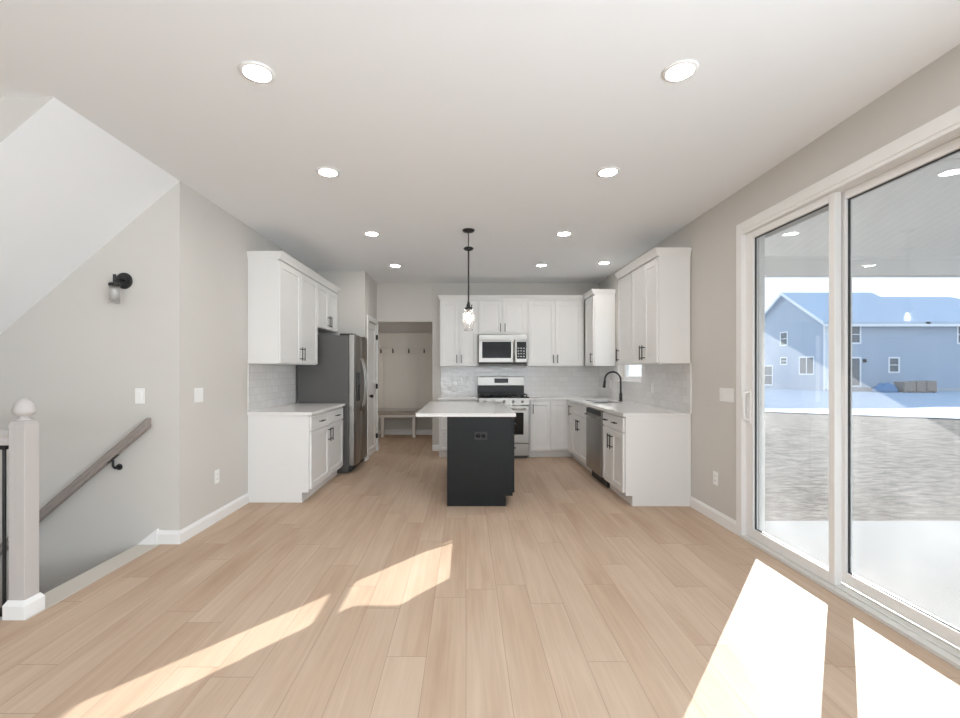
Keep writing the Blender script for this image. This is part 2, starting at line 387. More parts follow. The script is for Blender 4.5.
# pantry door on the return wall
d1 = sthing('door_1', (PX, 7.13, 0))
def at(dims, o): return tuple(d - o[i//2] for i, d in enumerate(dims))
lo = (PX, 7.13, 0)
bxs('door_casing', [at(d, lo) for d in ((PX, PX+.018, 6.725, 6.80, 0, 2.145), (PX, PX+.018, 7.46, 7.53, 0, 2.145), (PX, PX+.018, 6.80, 7.46, 2.07, 2.145))], TRIM, d1, .003)
bm = new(); shaker(bm, -.322, .322, .012, 1.02, y0=.012, y1=.045, st=.10); shaker(bm, -.322, .322, 1.02, 2.06, y0=.012, y1=.045, st=.10)
bmesh.ops.rotate(bm, verts=bm.verts[:], matrix=Matrix.Rotation(PI/2, 3, 'Z'))
leaf = obj('door_leaf', bm, TRIM, d1)
bm = new(); cyl(bm, (-.012,-.26,.93), (.03,-.26,.93), .010); lathe_c = (.045, -.26, .93)
bmesh.ops.create_uvsphere(bm, u_segments=16, v_segments=10, radius=.027, matrix=Matrix.Translation(lathe_c)); cyl(bm, (-.012,-.26,.93), (-.004,-.26,.93), .03)
obj('door_knob', bm, BLACK, leaf, smooth=True)
for z in (.25, 1.06, 1.86): bx('hinge', (-.012, .021, .324, .336, z-.04, z+.04), BLACK, leaf)

# ---- sink window in the right wall
def window(name, plane_x, y0, y1, z0, z1, simple=False):
    w = sthing(name, (plane_x, (y0+y1)/2, z0)); o = (plane_x, (y0+y1)/2, z0)
    fx0, fx1 = plane_x+.07, plane_x+.14
    fw = .035
    bxs('window_frame', [at(d, o) for d in ((fx0, fx1, y0, y0+fw, z0, z1), (fx0, fx1, y1-fw, y1, z0, z1), (fx0, fx1, y0+fw, y1-fw, z0, z0+fw), (fx0, fx1, y0+fw, y1-fw, z1-fw, z1))], TRIM, w, .002)
    mz = (z0+z1)/2
    for nm, sx, za, zb in (('lower_sash', fx0+.005, z0+fw, mz+.015), ('upper_sash', fx0+.035, mz-.015, z1-fw)):
        s = .032
        sh = bxs(nm, [at(d, o) for d in ((sx, sx+.025, y0+fw, y0+fw+s, za, zb), (sx, sx+.025, y1-fw-s, y1-fw, za, zb), (sx, sx+.025, y0+fw+s, y1-fw-s, za, za+s), (sx, sx+.025, y0+fw+s, y1-fw-s, zb-s, zb))], TRIM, w, .002)
        bx('pane', at((sx+.010, sx+.014, y0+fw+s, y1-fw-s, za+s, zb-s), o), WGLASS, sh)
    if not simple:
        bx('window_sill', at((plane_x-.015, fx0, y0-.0, y1+.0, z0-.001, z0+.014), o), TRIM, w, .003)
    return w
window('window_1', XR, WY0, WY1, WZ0, WZ1)
for i, (a, b, z0, z1) in enumerate(GW): window('window_%d' % (i+2), XR, a, b, z0, z1, True)

# ---- sliding patio door
d2 = sthing('door_2', (XR, 2.75, 0)); o2 = (XR, 2.75, 0)
cx = XR - .016
bxs('door_casing', [at(d, o2) for d in ((cx, XR, 3.575, 3.648, 0, 2.476), (cx, XR, 1.852, 1.925, 0, 2.476), (cx, XR, 1.925, 3.575, 2.403, 2.476))], TRIM, d2, .004)
bxs('door_frame', [at(d, o2) for d in ((XR-.01, OUT+.02, 3.577, 3.60, 0, 2.405), (XR-.01, OUT+.02, 1.90, 1.923, 0, 2.405), (XR-.01, OUT+.02, 1.923, 3.577, 2.382, 2.405),
    (2.252, 2.292, 3.497, 3.577, .03, 2.382), (2.298, 2.31, 1.923, 2.0, .03, 2.382), (2.298, 2.31, 1.923, 3.497, 2.33, 2.382))], TRIM, d2, .002)
bxs('door_sill', [at(d, o2) for d in ((XR-.02, XR+.025, 1.91, 3.59, 0.0, .022), (XR+.025, OUT+.03, 1.923, 3.577, 0.0, .03), (2.247, 2.252, 1.923, 3.577, .03, .042), (2.297, 2.302, 1.923, 3.577, .03, .042))], paint('sill_vinyl', (.70, .69, .66), .45), d2, .002)
def sash(nm, x0, x1, y0, y1, z0, z1, sw, rb, rt):
    s = bxs(nm, [at(d, o2) for d in ((x0, x1, y0, y0+sw[0], z0, z1), (x0, x1, y1-sw[1], y1, z0, z1), (x0, x1, y0+sw[0], y1-sw[1], z0, z0+rb), (x0, x1, y0+sw[0], y1-sw[1], z1-rt, z1))], TRIM, d2, .003)
    m = (x0+x1)/2
    bxs('gasket', [at(d, o2) for d in ((m-.006, m+.006, y0+sw[0], y0+sw[0]+.005, z0+rb, z1-rt), (m-.006, m+.006, y1-sw[1]-.005, y1-sw[1], z0+rb, z1-rt), (m-.006, m+.006, y0+sw[0]+.005, y1-sw[1]-.005, z0+rb, z0+rb+.005), (m-.006, m+.006, y0+sw[0]+.005, y1-sw[1]-.005, z1-rt-.005, z1-rt))], DKPLASTIC, s)
    bx('glass_pane', at((m-.004, m+.004, y0+sw[0]+.005, y1-sw[1]-.005, z0+rb+.005, z1-rt-.005), o2), GLASS, s)
    return s
sl = sash('sliding_panel', 2.200, 2.242, 2.716, 3.576, .03, 2.381, (.046, .086), .068, .05)
sash('fixed_panel', 2.254, 2.296, 1.924, 2.765, .042, 2.381, (.085, .062), .07, .05)
bm = new()
tube(bm, [(XR+.021-XR, .785, 1.15), (-.015, .785, 1.14), (-.022, .785, 1.10), (-.022, .785, .98), (-.015, .785, .94), (.021, .785, .93)], .010, 10)
box(bm, .014, .021, .762, .808, .90, 1.18)
obj('pull_handle', bm, WHITEPL, sl, smooth=False)
bm = new(); box(bm, .061, .067, .755, .805, .94, 1.14); tube(bm, [(.066, .77, 1.12), (.105, .76, 1.11), (.108, .76, .98), (.066, .77, .96)], .012, 8)
obj('outside_handle', bm, BLACK, sl)

# ---- backsplashes
struct(bx('backsplash_back', (-.41, XR-.010, YB-.010, YB, .90, 1.385), TILE_X))
struct(bxs('backsplash_right', [(XR-.010, XR, 4.402, WY0, .90, 1.385), (XR-.010, XR, WY0, WY1, .90, WZ0), (XR-.010, XR, WY1, YB-.010, .90, 1.385)], TILE_Y))
struct(bx('backsplash_left', (XL, XL+.010, 4.53, 5.79, .90, 1.385), TILE_Y))
struct(bx('trim_2', (XR-.013, XR, 4.390, 4.402, .90, 1.385), TRIM, bevel=.003))

# ------------------------------------------------------------------ cabinets (local: x along the run, front at y=0 facing -y)
def pull(parent, x, z, kind, L=.15, y=-.02, mat=BLACK):
    bm = new(); r = .0055; o = .032
    if kind == 'v':
        cyl(bm, (x, y-o, z-L/2), (x, y-o, z+L/2), r, seg=10)
        for s in (-1, 1): cyl(bm, (x, y, z+s*L*.36), (x, y-o, z+s*L*.36), r*.9, seg=10)
    else:
        cyl(bm, (x-L/2, y-o, z), (x+L/2, y-o, z), r, seg=10)
        for s in (-1, 1): cyl(bm, (x+s*L*.36, y, z), (x+s*L*.36, y-o, z), r*.9, seg=10)
    return obj('handle', bm, mat, parent, smooth=False)
def door(root, x0, x1, z0, z1, h=None, mat=CAB, st=.057, name='door'):
    bm = new(); shaker(bm, x0, x1, z0, z1, st=st)
    d = obj(name, bm, mat, root, .0015)
    if h: pull(d, *h)
    return d
def drawer(root, x0, x1, z0, z1, hs=(), mat=CAB, L=.13):
    bm = new(); shaker(bm, x0, x1, z0, z1, st=.030, rec=.004, ch=.004)
    d = obj('drawer', bm, mat, root, .0015)
    for x in hs: pull(d, x, (z0+z1)/2, 'h', L)
    return d
def base_body(root, w, depth=.605, mat=CAB, top=.868, toe=.065):
    bm = new()
    prism(bm, [(0, .1), (0, top), (depth, top), (depth, 0), (toe, 0), (toe, .1)], 'X', 0, w)
    return obj('carcass', bm, mat, root, .0015)
def upper_body(root, w, z0, z1, depth=.300, ends=(False, False), mat=CAB):
    bx('carcass', (0, w, 0, depth, z0, z1), mat, root, .0015)
    e0, e1 = (.030 if ends[0] else 0), (.030 if ends[1] else 0)
    bm = new()
    frustum(bm, (0 - (.006 if ends[0] else 0), w + (.006 if ends[1] else 0), -.026, depth), z1-.012, (0-(.010 if ends[0] else 0), w+(.010 if ends[1] else 0), -.030, depth), z1+.010)
    frustum(bm, (0 - (.010 if ends[0] else 0), w + (.010 if ends[1] else 0), -.030, depth), z1+.010, (-e0, w+e1, -.054, depth), z1+.050)
    box(bm, -e0-(.003 if e0 else 0), w+e1+(.003 if e1 else 0), -.057, depth, z1+.050, z1+.060)
    obj('crown_molding', bm, mat, root)
UZ0, UZ1 = 1.385, 2.438

# left run -----------------------------------------------------
LR = PI/2
c = thing('base_cabinet', 'white two-door base cabinet with two drawers beside the refrigerator', 'cabinet', (-1.568, 4.53, 0), LR)
base_body(c, 1.235)
drawer(c, .03, .612, .71, .852, (.32,)); drawer(c, .622, 1.205, .71, .852, (.91,))
door(c, .03, .612, .125, .695, (.575, .60, 'v')); door(c, .622, 1.205, .125, .695, (.660, .60, 'v'))
tag(bx('countertop', (XL+.002, -1.532, 4.512, 5.785, .8685, .90), QUARTZ, None, .003), 'short white quartz countertop on the left base cabinet by the refrigerator', 'countertop')
c = thing('wall_cabinet', 'tall white two-door wall cabinet hung above the short left countertop', 'cabinet', (-1.873, 4.53, 0), LR)
upper_body(c, 1.165, UZ0, UZ1, ends=(True, False))
door(c, .012, .578, UZ0+.008, UZ1-.03, (.545, 1.50, 'v')); door(c, .586, 1.155, UZ0+.008, UZ1-.03, (.62, 1.50, 'v'))
c = thing('wall_cabinet', 'short white wall cabinet over the refrigerator', 'cabinet', (-1.873, 5.695, 0), LR)
upper_body(c, .895, 1.86, UZ1)
door(c, .012, .440, 1.868, UZ1-.03, (.405, 1.97, 'v')); door(c, .448, .875, 1.868, UZ1-.03, (.485, 1.97, 'v'))

# refrigerator -----------------------------------------------------
FR = thing('refrigerator', 'stainless side-by-side refrigerator with grey side and water dispenser', 'refrigerator', (-1.496, 5.80, 0), LR)
FW = .775
bxs('cabinet_body', [(0, FW, 0, .66, .03, 1.765), (.02, FW-.02, .03, .62, 0, .03)], FRSIDE, FR, .006)
bx('base_grille', (.01, FW-.01, -.03, -.001, .025, .085), DKPLASTIC, FR, .004)
for xa in (.02, FW-.14): bx('hinge_cover', (xa, xa+.12, -.06, .12, 1.766, 1.79), DKPLASTIC, FR, .004)
def frdoor(x0, x1, hx, nm):
    bm = new(); n = 8; W = x1-x0
    pr = [(x0, -.006)] + [(x0 + W*t/n, -.068 - .022*math.sin(PI*t/n)**.6 if 0 < t < n else -.062) for t in range(n+1)] + [(x1, -.006)]
    prism(bm, pr, 'Z', .10, 1.775)
    d = obj(nm, bm, STEELX, FR, .004)
    bm = new(); pts = []
    for k in range(13):
        t = k/12; pts.append((hx, -.088 - .055*math.sin(PI*t)**.7, .78 + .70*t))
    tube(bm, pts, .012, 10); obj('handle', bm, STEEL, d, smooth=True)
    return d
fd = frdoor(.003, .343, .300, 'freezer_door'); frdoor(.349, FW-.003, .392, 'fridge_door')
bm = new(); box(bm, .075, .235, -.0935, -.085, .92, 1.29); dsp = obj('dispenser_panel', bm, BLKGLASS, fd, .004)
bx('dispenser_recess', (.09, .22, -.0945, -.0935, .95, 1.13), DKPLASTIC, dsp)

# back run -----------------------------------------------------
FB = 6.862
c = thing('base_cabinet', 'white drawer base cabinet left of the range, partly behind the island', 'cabinet', (-.41, FB, 0))
base_body(c, .585)
for z0, z1 in ((.71, .852), (.42, .695), (.125, .405)): drawer(c, .02, .565, z0, z1, (.2925,))
c = thing('base_cabinet', 'white corner base cabinet with two tall doors right of the range', 'cabinet', (.952, FB, 0))
base_body(c, 1.215)
door(c, .02, .315, .125, .852, (.055, .74, 'v')); door(c, .325, .582, .125, .852)
uppers = [(-.41, .602, UZ0, 2, (True, False), 'white two-door wall cabinet left of the microwave'),
          (.192, .768, 1.885, 2, (False, False), 'short white two-door wall cabinet above the microwave'),
          (.960, .897, UZ0, 2, (False, False), 'white two-door wall cabinet right of the microwave')]
for x, wd, z0, n, ends, lab in uppers:
    c = thing('wall_cabinet', lab, 'cabinet', (x, 7.17, 0)); upper_body(c, wd, z0, UZ1, .298, ends)
    m = wd/2; a = .018; hz = 1.50 if z0 < 1.5 else 1.99
    wr = wd - (.03 if x > .9 else a)
    m = (a + wr)/2
    door(c, a, m-.003, z0+.008, UZ1-.03, (m-.035, hz, 'v', .13, -.02)); door(c, m+.003, wr, z0+.008, UZ1-.03, (m+.035, hz, 'v', .13, -.02))

# microwave
MW = thing('microwave', 'stainless over-the-range microwave with black control panel', 'microwave', (.196, 7.085, 0))
bx('body', (0, .76, 0, .374, 1.435, 1.88), FRSIDE, MW, .003)
bx('vent_strip', (.002, .758, -.020, -.0005, 1.792, 1.876), STEEL, MW, .003)
dr = bxs('door', [(.002, .56, -.028, -.0005, 1.445, 1.785)], STEEL, MW, .004)
bx('door_window', (.055, .505, -.031, -.0285, 1.51, 1.765), BLKGLASS, dr, .001)
bm = new(); tube(bm, [(.545, -.028, 1.77), (.545, -.065, 1.755), (.545, -.070, 1.615), (.545, -.065, 1.475), (.545, -.028, 1.46)], .010, 10); obj('handle', bm, STEEL, dr, smooth=True)
cp = bx('control_panel', (.566, .758, -.028, -.0005, 1.445, 1.785), STEEL, MW, .004)
kp = bx('keypad', (.590, .740, -.031, -.0285, 1.50, 1.765), BLKGLASS, cp)
bxs('key_markings', [(.605 + i*.042, .630 + i*.042, -.0318, -.0312, 1.53 + j*.042, 1.545 + j*.042) for i in range(3) for j in range(4)], paint('grey_key_print', (.5, .5, .5), .5), cp)['kind'] = 'stuff'
bx('bottom_grille', (.01, .75, -.015, .20, 1.418, 1.4345), DKPLASTIC, MW)

# range
RG = thing('range', 'freestanding stainless gas range with black grates against tiled wall', 'stove', (.186, 6.80, 0)); W = .758
bxs('body', [(0, W, .03, .62, .03, .905), (.03, W-.03, .06, .58, 0, .03)], FRSIDE, RG, .003)
bx('cooktop', (0, W, 0.0, .585, .9055, .925), BLKGLASS, RG, .004)
bm = new(); prism(bm, [(-.005, .80), (.03, .80), (.03, .905), (.012, .905)], 'X', 0, W); cpn = obj('control_panel', bm, STEEL, RG, .002)
for i in range(5):
    x = .10 + i*.14; bm = new(); cyl(bm, (x, .006, .853), (x, -.026, .848), .021, .018, 18); obj('knob', bm, STEEL, cpn)
od = bx('oven_door', (.004, W-.004, -.012, .0295, .235, .792), STEEL, RG, .004)
bx('oven_window', (.085, W-.085, -.0145, -.0125, .36, .69), BLKGLASS, od)
bm = new(); tube(bm, [(.06, -.012, .742), (.06, -.055, .742), (.10, -.062, .742), (W-.10, -.062, .742), (W-.06, -.055, .742), (W-.06, -.012, .742)], .012, 10); obj('handle', bm, STEEL, od)
dw_ = bx('storage_drawer', (.004, W-.004, -.008, .0295, .045, .225), STEEL, RG, .004)
bx('drawer_slot', (.20, W-.20, -.0095, -.0082, .150, .175), DKPLASTIC, dw_)
bgd = bx('backguard', (.0, W, .60, .655, .926, 1.215), BLACK, RG, .004)
bx('backguard_face', (.0, W, .585, .5995, 1.075, 1.213), STEEL, bgd, .004)
bx('clock_display', (.275, .50, .5835, .5848, 1.115, 1.19), DISPLAY, bgd)
for gx0, gx1 in ((.02, .25), (.265, .493), (.508, .738)):
    g = []
    for yy in (.06, .18, .30, .42, .54): g.append((gx0, gx1, yy-.006, yy+.006, .948, .962))
    for xx in (gx0+.006, (gx0+gx1)/2, gx1-.006): g.append((xx-.006, xx+.006, .054, .546, .940, .955))
    for xx in (gx0+.008, gx1-.008):
        for yy in (.06, .54): g.append((xx-.008, xx+.008, yy-.008, yy+.008, .9255, .948))
    bxs('burner_grate', g, BLACK, RG, .002)
for bx_, by_ in ((.135, .16), (.135, .43), (.379, .30), (.623, .16), (.623, .43)):
    bm = new(); cyl(bm, (bx_, by_, .9255), (bx_, by_, .938), .045, .04, 20); obj('burner_cap', bm, BLACK, RG)

# right run -----------------------------------------------------
RR = -PI/2; FX = 1.546
def right(y_far, y_near): return (FX, y_far, 0), y_far - y_near
loc, wd = right(5.098, 4.405)
c = thing('base_cabinet', 'white base cabinet with one wide drawer at the near end of the right run', 'cabinet', loc, RR)
base_body(c, wd, .632)
drawer(c, .018, wd-.025, .715, .852, (.155, .465), L=.10); door(c, .018, .322, .125, .70, (.288, .575, 'v')); door(c, .328, wd-.025, .125, .70, (.365, .575, 'v'))
loc, wd = right(5.742, 5.102)
DWR = thing('dishwasher', 'stainless dishwasher under the right countertop beside the sink', 'dishwasher', loc, RR)
bx('tub', (.004, wd-.004, .004, .56, .10, .862), DKPLASTIC, DWR)
dd = bx('door', (.006, wd-.006, -.030, .0035, .115, .855), STEELX, DWR, .004)
bx('control_strip', (.010, wd-.010, -.032, -.0302, .80, .850), DKPLASTIC, dd)
bm = new(); tube(bm, [(.06, -.03, .785), (.065, -.062, .775), (wd/2, -.070, .765), (wd-.065, -.062, .775), (wd-.06, -.03, .785)], .011, 10); obj('handle', bm, STEEL, dd, smooth=True)
bx('toe_panel', (.01, wd-.01, .04, .10, 0, .098), DKPLASTIC, DWR)
loc, wd = right(6.56, 5.746)
c = thing('base_cabinet', 'white sink base cabinet with false drawer front right of the range corner', 'cabinet', loc, RR)
bm = new()
prism(bm, [(0, .1), (0, .66), (.632, .66), (.632, 0), (.065, 0), (.065, .1)], 'X', 0, wd); box(bm, 0, wd, 0, .05, .66, .868); box(bm, 0, .02, .05, .60, .66, .868); box(bm, wd-.02, wd, .05, .60, .66, .868)
obj('carcass', bm, CAB, c, .0015)
bm = new(); shaker(bm, .018, wd-.018, .715, .852, st=.03, rec=.004, ch=.004); obj('false_drawer_front', bm, CAB, c, .0015)
door(c, .018, wd/2-.003, .125, .70, (wd/2-.04, .575, 'v')); door(c, wd/2+.003, wd-.018, .125, .70, (wd/2+.04, .575, 'v'))
loc, wd = right(6.855, 6.564)
c = thing('base_cabinet', 'narrow white full-height corner cabinet door next to the sink base', 'cabinet', loc, RR)
base_body(c, wd, .60)
door(c, .03, wd-.012, .125, .852, (wd-.045, .74, 'v'))
# L countertop with a sink cut-out, and the short piece left of the range
SK = (1.66, 2.02, 5.82, 6.48)
CT0, CT1 = .8685, .90
tag(bxs('countertop', [(1.515, SK[0], 4.388, 6.84, CT0, CT1), (SK[1], XR-.011, 4.388, 6.84, CT0, CT1), (SK[0], SK[1], 4.388, SK[2], CT0, CT1), (SK[0], SK[1], SK[3], 6.84, CT0, CT1), (.948, XR-.011, 6.84, YB-.011, CT0, CT1)], QUARTZ), 'L-shaped white quartz countertop with the sink, running along the right wall', 'countertop')
tag(bx('countertop', (-.425, .182, 6.83, YB-.011, CT0, CT1), QUARTZ, None, .003), 'small white quartz countertop on the back wall, left of the range', 'countertop')
SN = thing('sink', 'stainless undermount sink set in the right countertop', 'sink', (1.84, 6.15, .67)); o = (1.84, 6.15, .67); x0, x1, y0, y1 = SK; t = .006
bxs('basin', [at(d, o) for d in ((x0-t, x0-.0005, y0-t, y1+t, .672, .868), (x1+.0005, x1+t, y0-t, y1+t, .672, .868), (x0, x1, y0-t, y0-.0005, .672, .868), (x0, x1, y1+.0005, y1+t, .672, .868), (x0-t, x1+t, y0-t, y1+t, .666, .672))], STEEL, SN)
bm = new(); cyl(bm, (0, 0, .0025), (0, 0, .006), .045, .045, 24); obj('drain', bm, DKPLASTIC, SN)
FA = thing('faucet', 'matte black gooseneck pull-down faucet behind the sink', 'faucet', (2.085, 6.13, CT1))
bm = new(); cyl(bm, (0,0,0), (0,0,.012), .030, .028, 24); cyl(bm, (0,0,.012), (0,0,.11), .021, .019, 20); obj('faucet_body', bm, BLACK, FA, .001)
bm = new(); pts = [(0,0,.10), (0,0,.20), (0,0,.29)]
for k in range(1, 13):
    a = PI*k/12*1.06; pts.append((-.108 + .108*math.cos(a), 0, .29 + .108*math.sin(a)))
tube(bm, pts, .0125, 14); obj('spout', bm, BLACK, FA, smooth=True)
e = Vector(pts[-1]); bm = new(); cyl(bm, tuple(e + Vector((-.002, 0, .01))), tuple(e + Vector((-.012, 0, -.085))), .015, .019, 18); obj('spray_head', bm, BLACK, FA)
bm = new(); cyl(bm, (0, -.018, .075), (0, -.045, .078), .010, .010, 14); cyl(bm, (0, -.040, .078), (-.012, -.052, .165), .006, .005, 12); obj('lever', bm, BLACK, FA)
# uppers on the right wall
loc = (1.873, 5.093, 0); wd = 5.093 - 4.405
c = thing('wall_cabinet', 'white two-door wall cabinet nearest the patio door on the right wall', 'cabinet', loc, RR)
upper_body(c, wd, UZ0, UZ1, ends=(False, True))
door(c, .012, wd/2-.002, UZ0+.008, UZ1-.03, (wd/2-.032, 1.50, 'v')); door(c, wd/2+.004, wd-.022, UZ0+.008, UZ1-.03, (wd/2+.036, 1.50, 'v'))
c = thing('wall_cabinet', 'white single-door wall cabinet beside the kitchen window', 'cabinet', (1.873, 5.56, 0), RR)
upper_body(c, 5.56 - 5.095, UZ0, UZ1)
door(c, .012, .453, UZ0+.008, UZ1-.03, (.05, 1.50, 'v'))
c = thing('wall_cabinet', 'white corner wall cabinet beyond the kitchen window', 'cabinet', (1.873, 7.10, 0), RR)
wd = 7.10 - 6.62
upper_body(c, wd, UZ0, UZ1, ends=(False, True)); door(c, .025, wd-.012, UZ0+.008, UZ1-.03, (wd-.05, 1.50, 'v'))

# island -----------------------------------------------------
IS = thing('island', 'charcoal kitchen island base under an overhanging white top', 'kitchen island', (.452, 6.09, 0), PI/2)
IS.location = (.452, 4.405, 0)
L = 1.685
bm = new(); prism(bm, [(0, .1), (0, .866), (.632, .866), (.632, 0), (.068, 0), (.068, .1)], 'X', .012, L); obj('carcass', bm, DARK, IS, .0015)
bm = new(); prism(bm, [(0, .1), (0, .8665), (.635, .8665), (.635, 0), (.066, 0), (.066, .1)], 'X', 0, .0115); ep = obj('end_panel', bm, DARK, IS, .001)
for i in range(2):
    a = .03 + i*.83
    drawer(IS, a, a+.40, .70, .848, (a+.20,), DARK); drawer(IS, a+.408, a+.80, .70, .848, (a+.60,), DARK)
    door(IS, a, a+.40, .125, .685, (a+.365, .58, 'v'), DARK); door(IS, a+.408, a+.80, .125, .685, (a+.443, .58, 'v'), DARK)
tag(bx('island_countertop', (-.485, .482, 4.385, 6.12, .8675, .90), QUARTZ, None, .003), 'white quartz island countertop overhanging its left side', 'countertop')
OL = thing('outlet', 'black horizontal outlet on the front of the charcoal island', 'outlet', (.143, 4.402, .682))
bx('cover_plate', (-.061, .061, -.003, .0, -.038, .038), BLACK, OL, .002)
for s in (-1, 1): bx('receptacle', (s*.026-.019, s*.026+.019, -.0052, -.0031, -.017, .017), BLKGLASS, OL, .001)

# ------------------------------------------------------------------ lights
def can(x, y, label):
    t = thing('ceiling_light', label, 'light', (x, y, CEIL - .0005), 0, 'recessed ceiling lights')
    bm = new(); lathe(bm, [(.061, 0), (.083, 0), (.081, -.005), (.065, -.009), (.061, -.006), (.061, 0)]); obj('trim_ring', bm, WHITEPL, t, smooth=True)
    bm = new(); cyl(bm, (0,0,-.0065), (0,0,-.001), .061, .061, 32); obj('lens', bm, LENS, t)
    return t
c0 = can(-1.01, 2.20, 'round recessed ceiling light nearest the camera on the left')
for x, y, lab in ((1.03, 2.19, 'round recessed ceiling light nearest the camera on the right'),
    (-1.0, 3.30, 'second recessed ceiling light from the camera in the left row'),
    (1.03, 3.30, 'second recessed ceiling light from the camera in the right row'),
    (-.99, 4.78, 'third recessed ceiling light from the camera in the left row'),
    (1.03, 4.78, 'third recessed ceiling light from the camera in the right row'),
    (-.97, 6.23, 'farthest recessed ceiling light of the left row, before the mudroom opening'),
    (1.03, 6.20, 'farthest recessed ceiling light of the right row, above the range side'),
    (1.84, 6.06, 'recessed ceiling light above the sink, close to the right wall cabinets')): dup(c0, (x, y, CEIL - .0005), lab)

PD = thing('pendant_light', 'black rod pendant with clear glass shade hanging over the island', 'pendant light', (.026, 4.66, CEIL))
bm = new(); lathe(bm, [(0, 0), (.062, 0), (.064, -.006), (.052, -.020), (.018, -.028), (0, -.028)]); obj('canopy', bm, BLACK, PD, smooth=True)
bm = new(); cyl(bm, (0,0,-.02), (0,0,-.20), .0055, seg=12); cyl(bm, (0,0,-.20), (0,0,-.76), .0085, seg=12); obj('rod', bm, BLACK, PD)
bm = new(); lathe(bm, [(0, -.176), (.042, -.180), (.053, -.190), (.044, -.204), (.014, -.216), (0, -.216)]); obj('rod_collar', bm, BLACK, PD, smooth=True)
bm = new(); lathe(bm, [(0, -.735), (.013, -.738), (.016, -.765), (.020, -.785), (.040, -.800), (.040, -.812), (.018, -.815), (.018, -.845), (0, -.846)])
for a in range(3): cyl(bm, (.03*math.cos(a*2.09), .03*math.sin(a*2.09), -.80), (.034*math.cos(a*2.09), .034*math.sin(a*2.09), -.765), .005, seg=8)
obj('socket_cap', bm, BLACK, PD)
bm = new(); lathe(bm, [(.036, -.806), (.048, -.825), (.060, -.865), (.065, -.91), (.062, -.955), (.053, -1.005), (.047, -1.035), (.044, -1.035), (.050, -1.003), (.059, -.955), (.062, -.91), (.057, -.866), (.045, -.828), (.034, -.810)]); obj('glass_shade', bm, SHADEGL, PD, smooth=True)
bm = new(); bmesh.ops.create_uvsphere(bm, u_segments=20, v_segments=14, radius=.030, matrix=Matrix.Translation((0,0,-.905))); cyl(bm, (0,0,-.845), (0,0,-.885), .014, .02, 16); obj('bulb', bm, BULB, PD, smooth=True)

SC = thing('wall_sconce', 'black wall sconce with clear glass cylinder on the stairwell wall', 'sconce', (-2.591, 3.455, 1.993))
bm = new(); cyl(bm, (0,0,0), (0,-.018,0), .062, .060, 32); obj('back_plate', bm, BLACK, SC, .003)
bm = new(); cyl(bm, (0,-.018,0), (0,-.10,0), .010, seg=14); cyl(bm, (0,-.10,-.055), (0,-.10,.03), .011, seg=14); obj('arm', bm, BLACK, SC)
bm = new(); lathe(bm, [(0, -.03), (.034, -.034), (.040, -.045), (.036, -.056), (.022, -.064), (.022, -.075), (0, -.076)], (0,-.10,0)); obj('socket_cap', bm, BLACK, SC, smooth=True)
bm = new(); lathe(bm, [(.032, -.054), (.034, -.06), (.034, -.185), (.0315, -.185), (.0315, -.06), (.030, -.056)], (0,-.10,0)); obj('glass_shade', bm, glass('seeded_sconce_glass', dust=.28, tint=(.97,.97,.97), refl=1.6), SC, smooth=True)
bm = new(); lathe(bm, [(.010, -.072), (.014, -.085), (.022, -.105), (.022, -.13), (.014, -.152), (0, -.158)], (0,-.10,0)); obj('bulb', bm, paint('frosted_bulb', (.85,.85,.83), .25), SC, smooth=True)

# ------------------------------------------------------------------ stair rail and newel
NW = thing('newel_post', 'square whitewashed newel post with ball finial at the stair opening', 'newel post', (-2.3765, 2.4475, 0))
h = .0425
bm = new(); box(bm, -h, h, -h, h, .085, 1.03); frustum(bm, (-h,h,-h,h), 1.0302, (-.034,.034,-.034,.034), 1.043); obj('shaft', bm, NEWELW, NW, .003)
bm = new(); box(bm, -.059, .059, -.059, .059, 0, .075); frustum(bm, (-.059,.059,-.059,.059), .075, (-.046,.046,-.046,.046), .098); obj('plinth', bm, TRIM, NW, .002)
bm = new(); lathe(bm, [(0, 1.0435), (.034, 1.0435), (.036, 1.050), (.030, 1.056), (.024, 1.061), (.026, 1.069), (.040, 1.076), (.049, 1.086), (.0505, 1.098), (.047, 1.116), (.038, 1.138), (.024, 1.155), (.011, 1.163), (0, 1.165)])
obj('finial', bm, NEWELW, NW, smooth=True)
GR = thing('guard_railing', 'stair guard railing with black metal balusters left of the newel post', 'railing', (-2.4215, 2.4475, 0))
bm = new(); prism(bm, [(-.032, .915), (.032, .915), (.034, .94), (.026, .955), (.033, .975), (.022, .992), (-.022, .992), (-.033, .975), (-.026, .955), (-.034, .94)], 'X', -1.2, 0); obj('top_rail', bm, NEWELW, GR)
for i in range(10):
    x = -.062 - i*.115
    bm = new(); cyl(bm, (x, 0, .0), (x, 0, .915), .0085, seg=12); bl = obj('baluster', bm, BLACK, GR)
    bm = new(); box(bm, x-.02, x+.02, -.02, .02, 0, .02); frustum(bm, (x-.02,x+.02,-.02,.02), .02, (x-.011,x+.011,-.011,.011), .042); frustum(bm, (x-.011,x+.011,-.011,.011), .888, (x-.02,x+.02,-.02,.02), .914); obj('shoe', bm, BLACK, bl)
HR = thing('stair_handrail', 'sloping weathered-oak handrail on the grey stairwell wall', 'handrail', (-2.42, 3.39, .86))
bm = new()
prof = [(-.022, 0), (.022, 0), (.028, .022), (.022, .04), (.028, .062), (.016, .078), (-.016, .078), (-.028, .062), (-.022, .04), (-.028, .022)]
x_top, x_bot = -2.362, -5.0
zt = lambda x: .809 + (x + 2.452)*.854
A = [bm.verts.new((x_top+2.42, p[0], zt(x_top) - .86 + p[1])) for p in prof]; B = [bm.verts.new((x_bot+2.42, p[0], zt(x_bot) - .86 + p[1])) for p in prof]
bm.faces.new(A); bm.faces.new(B[::-1])
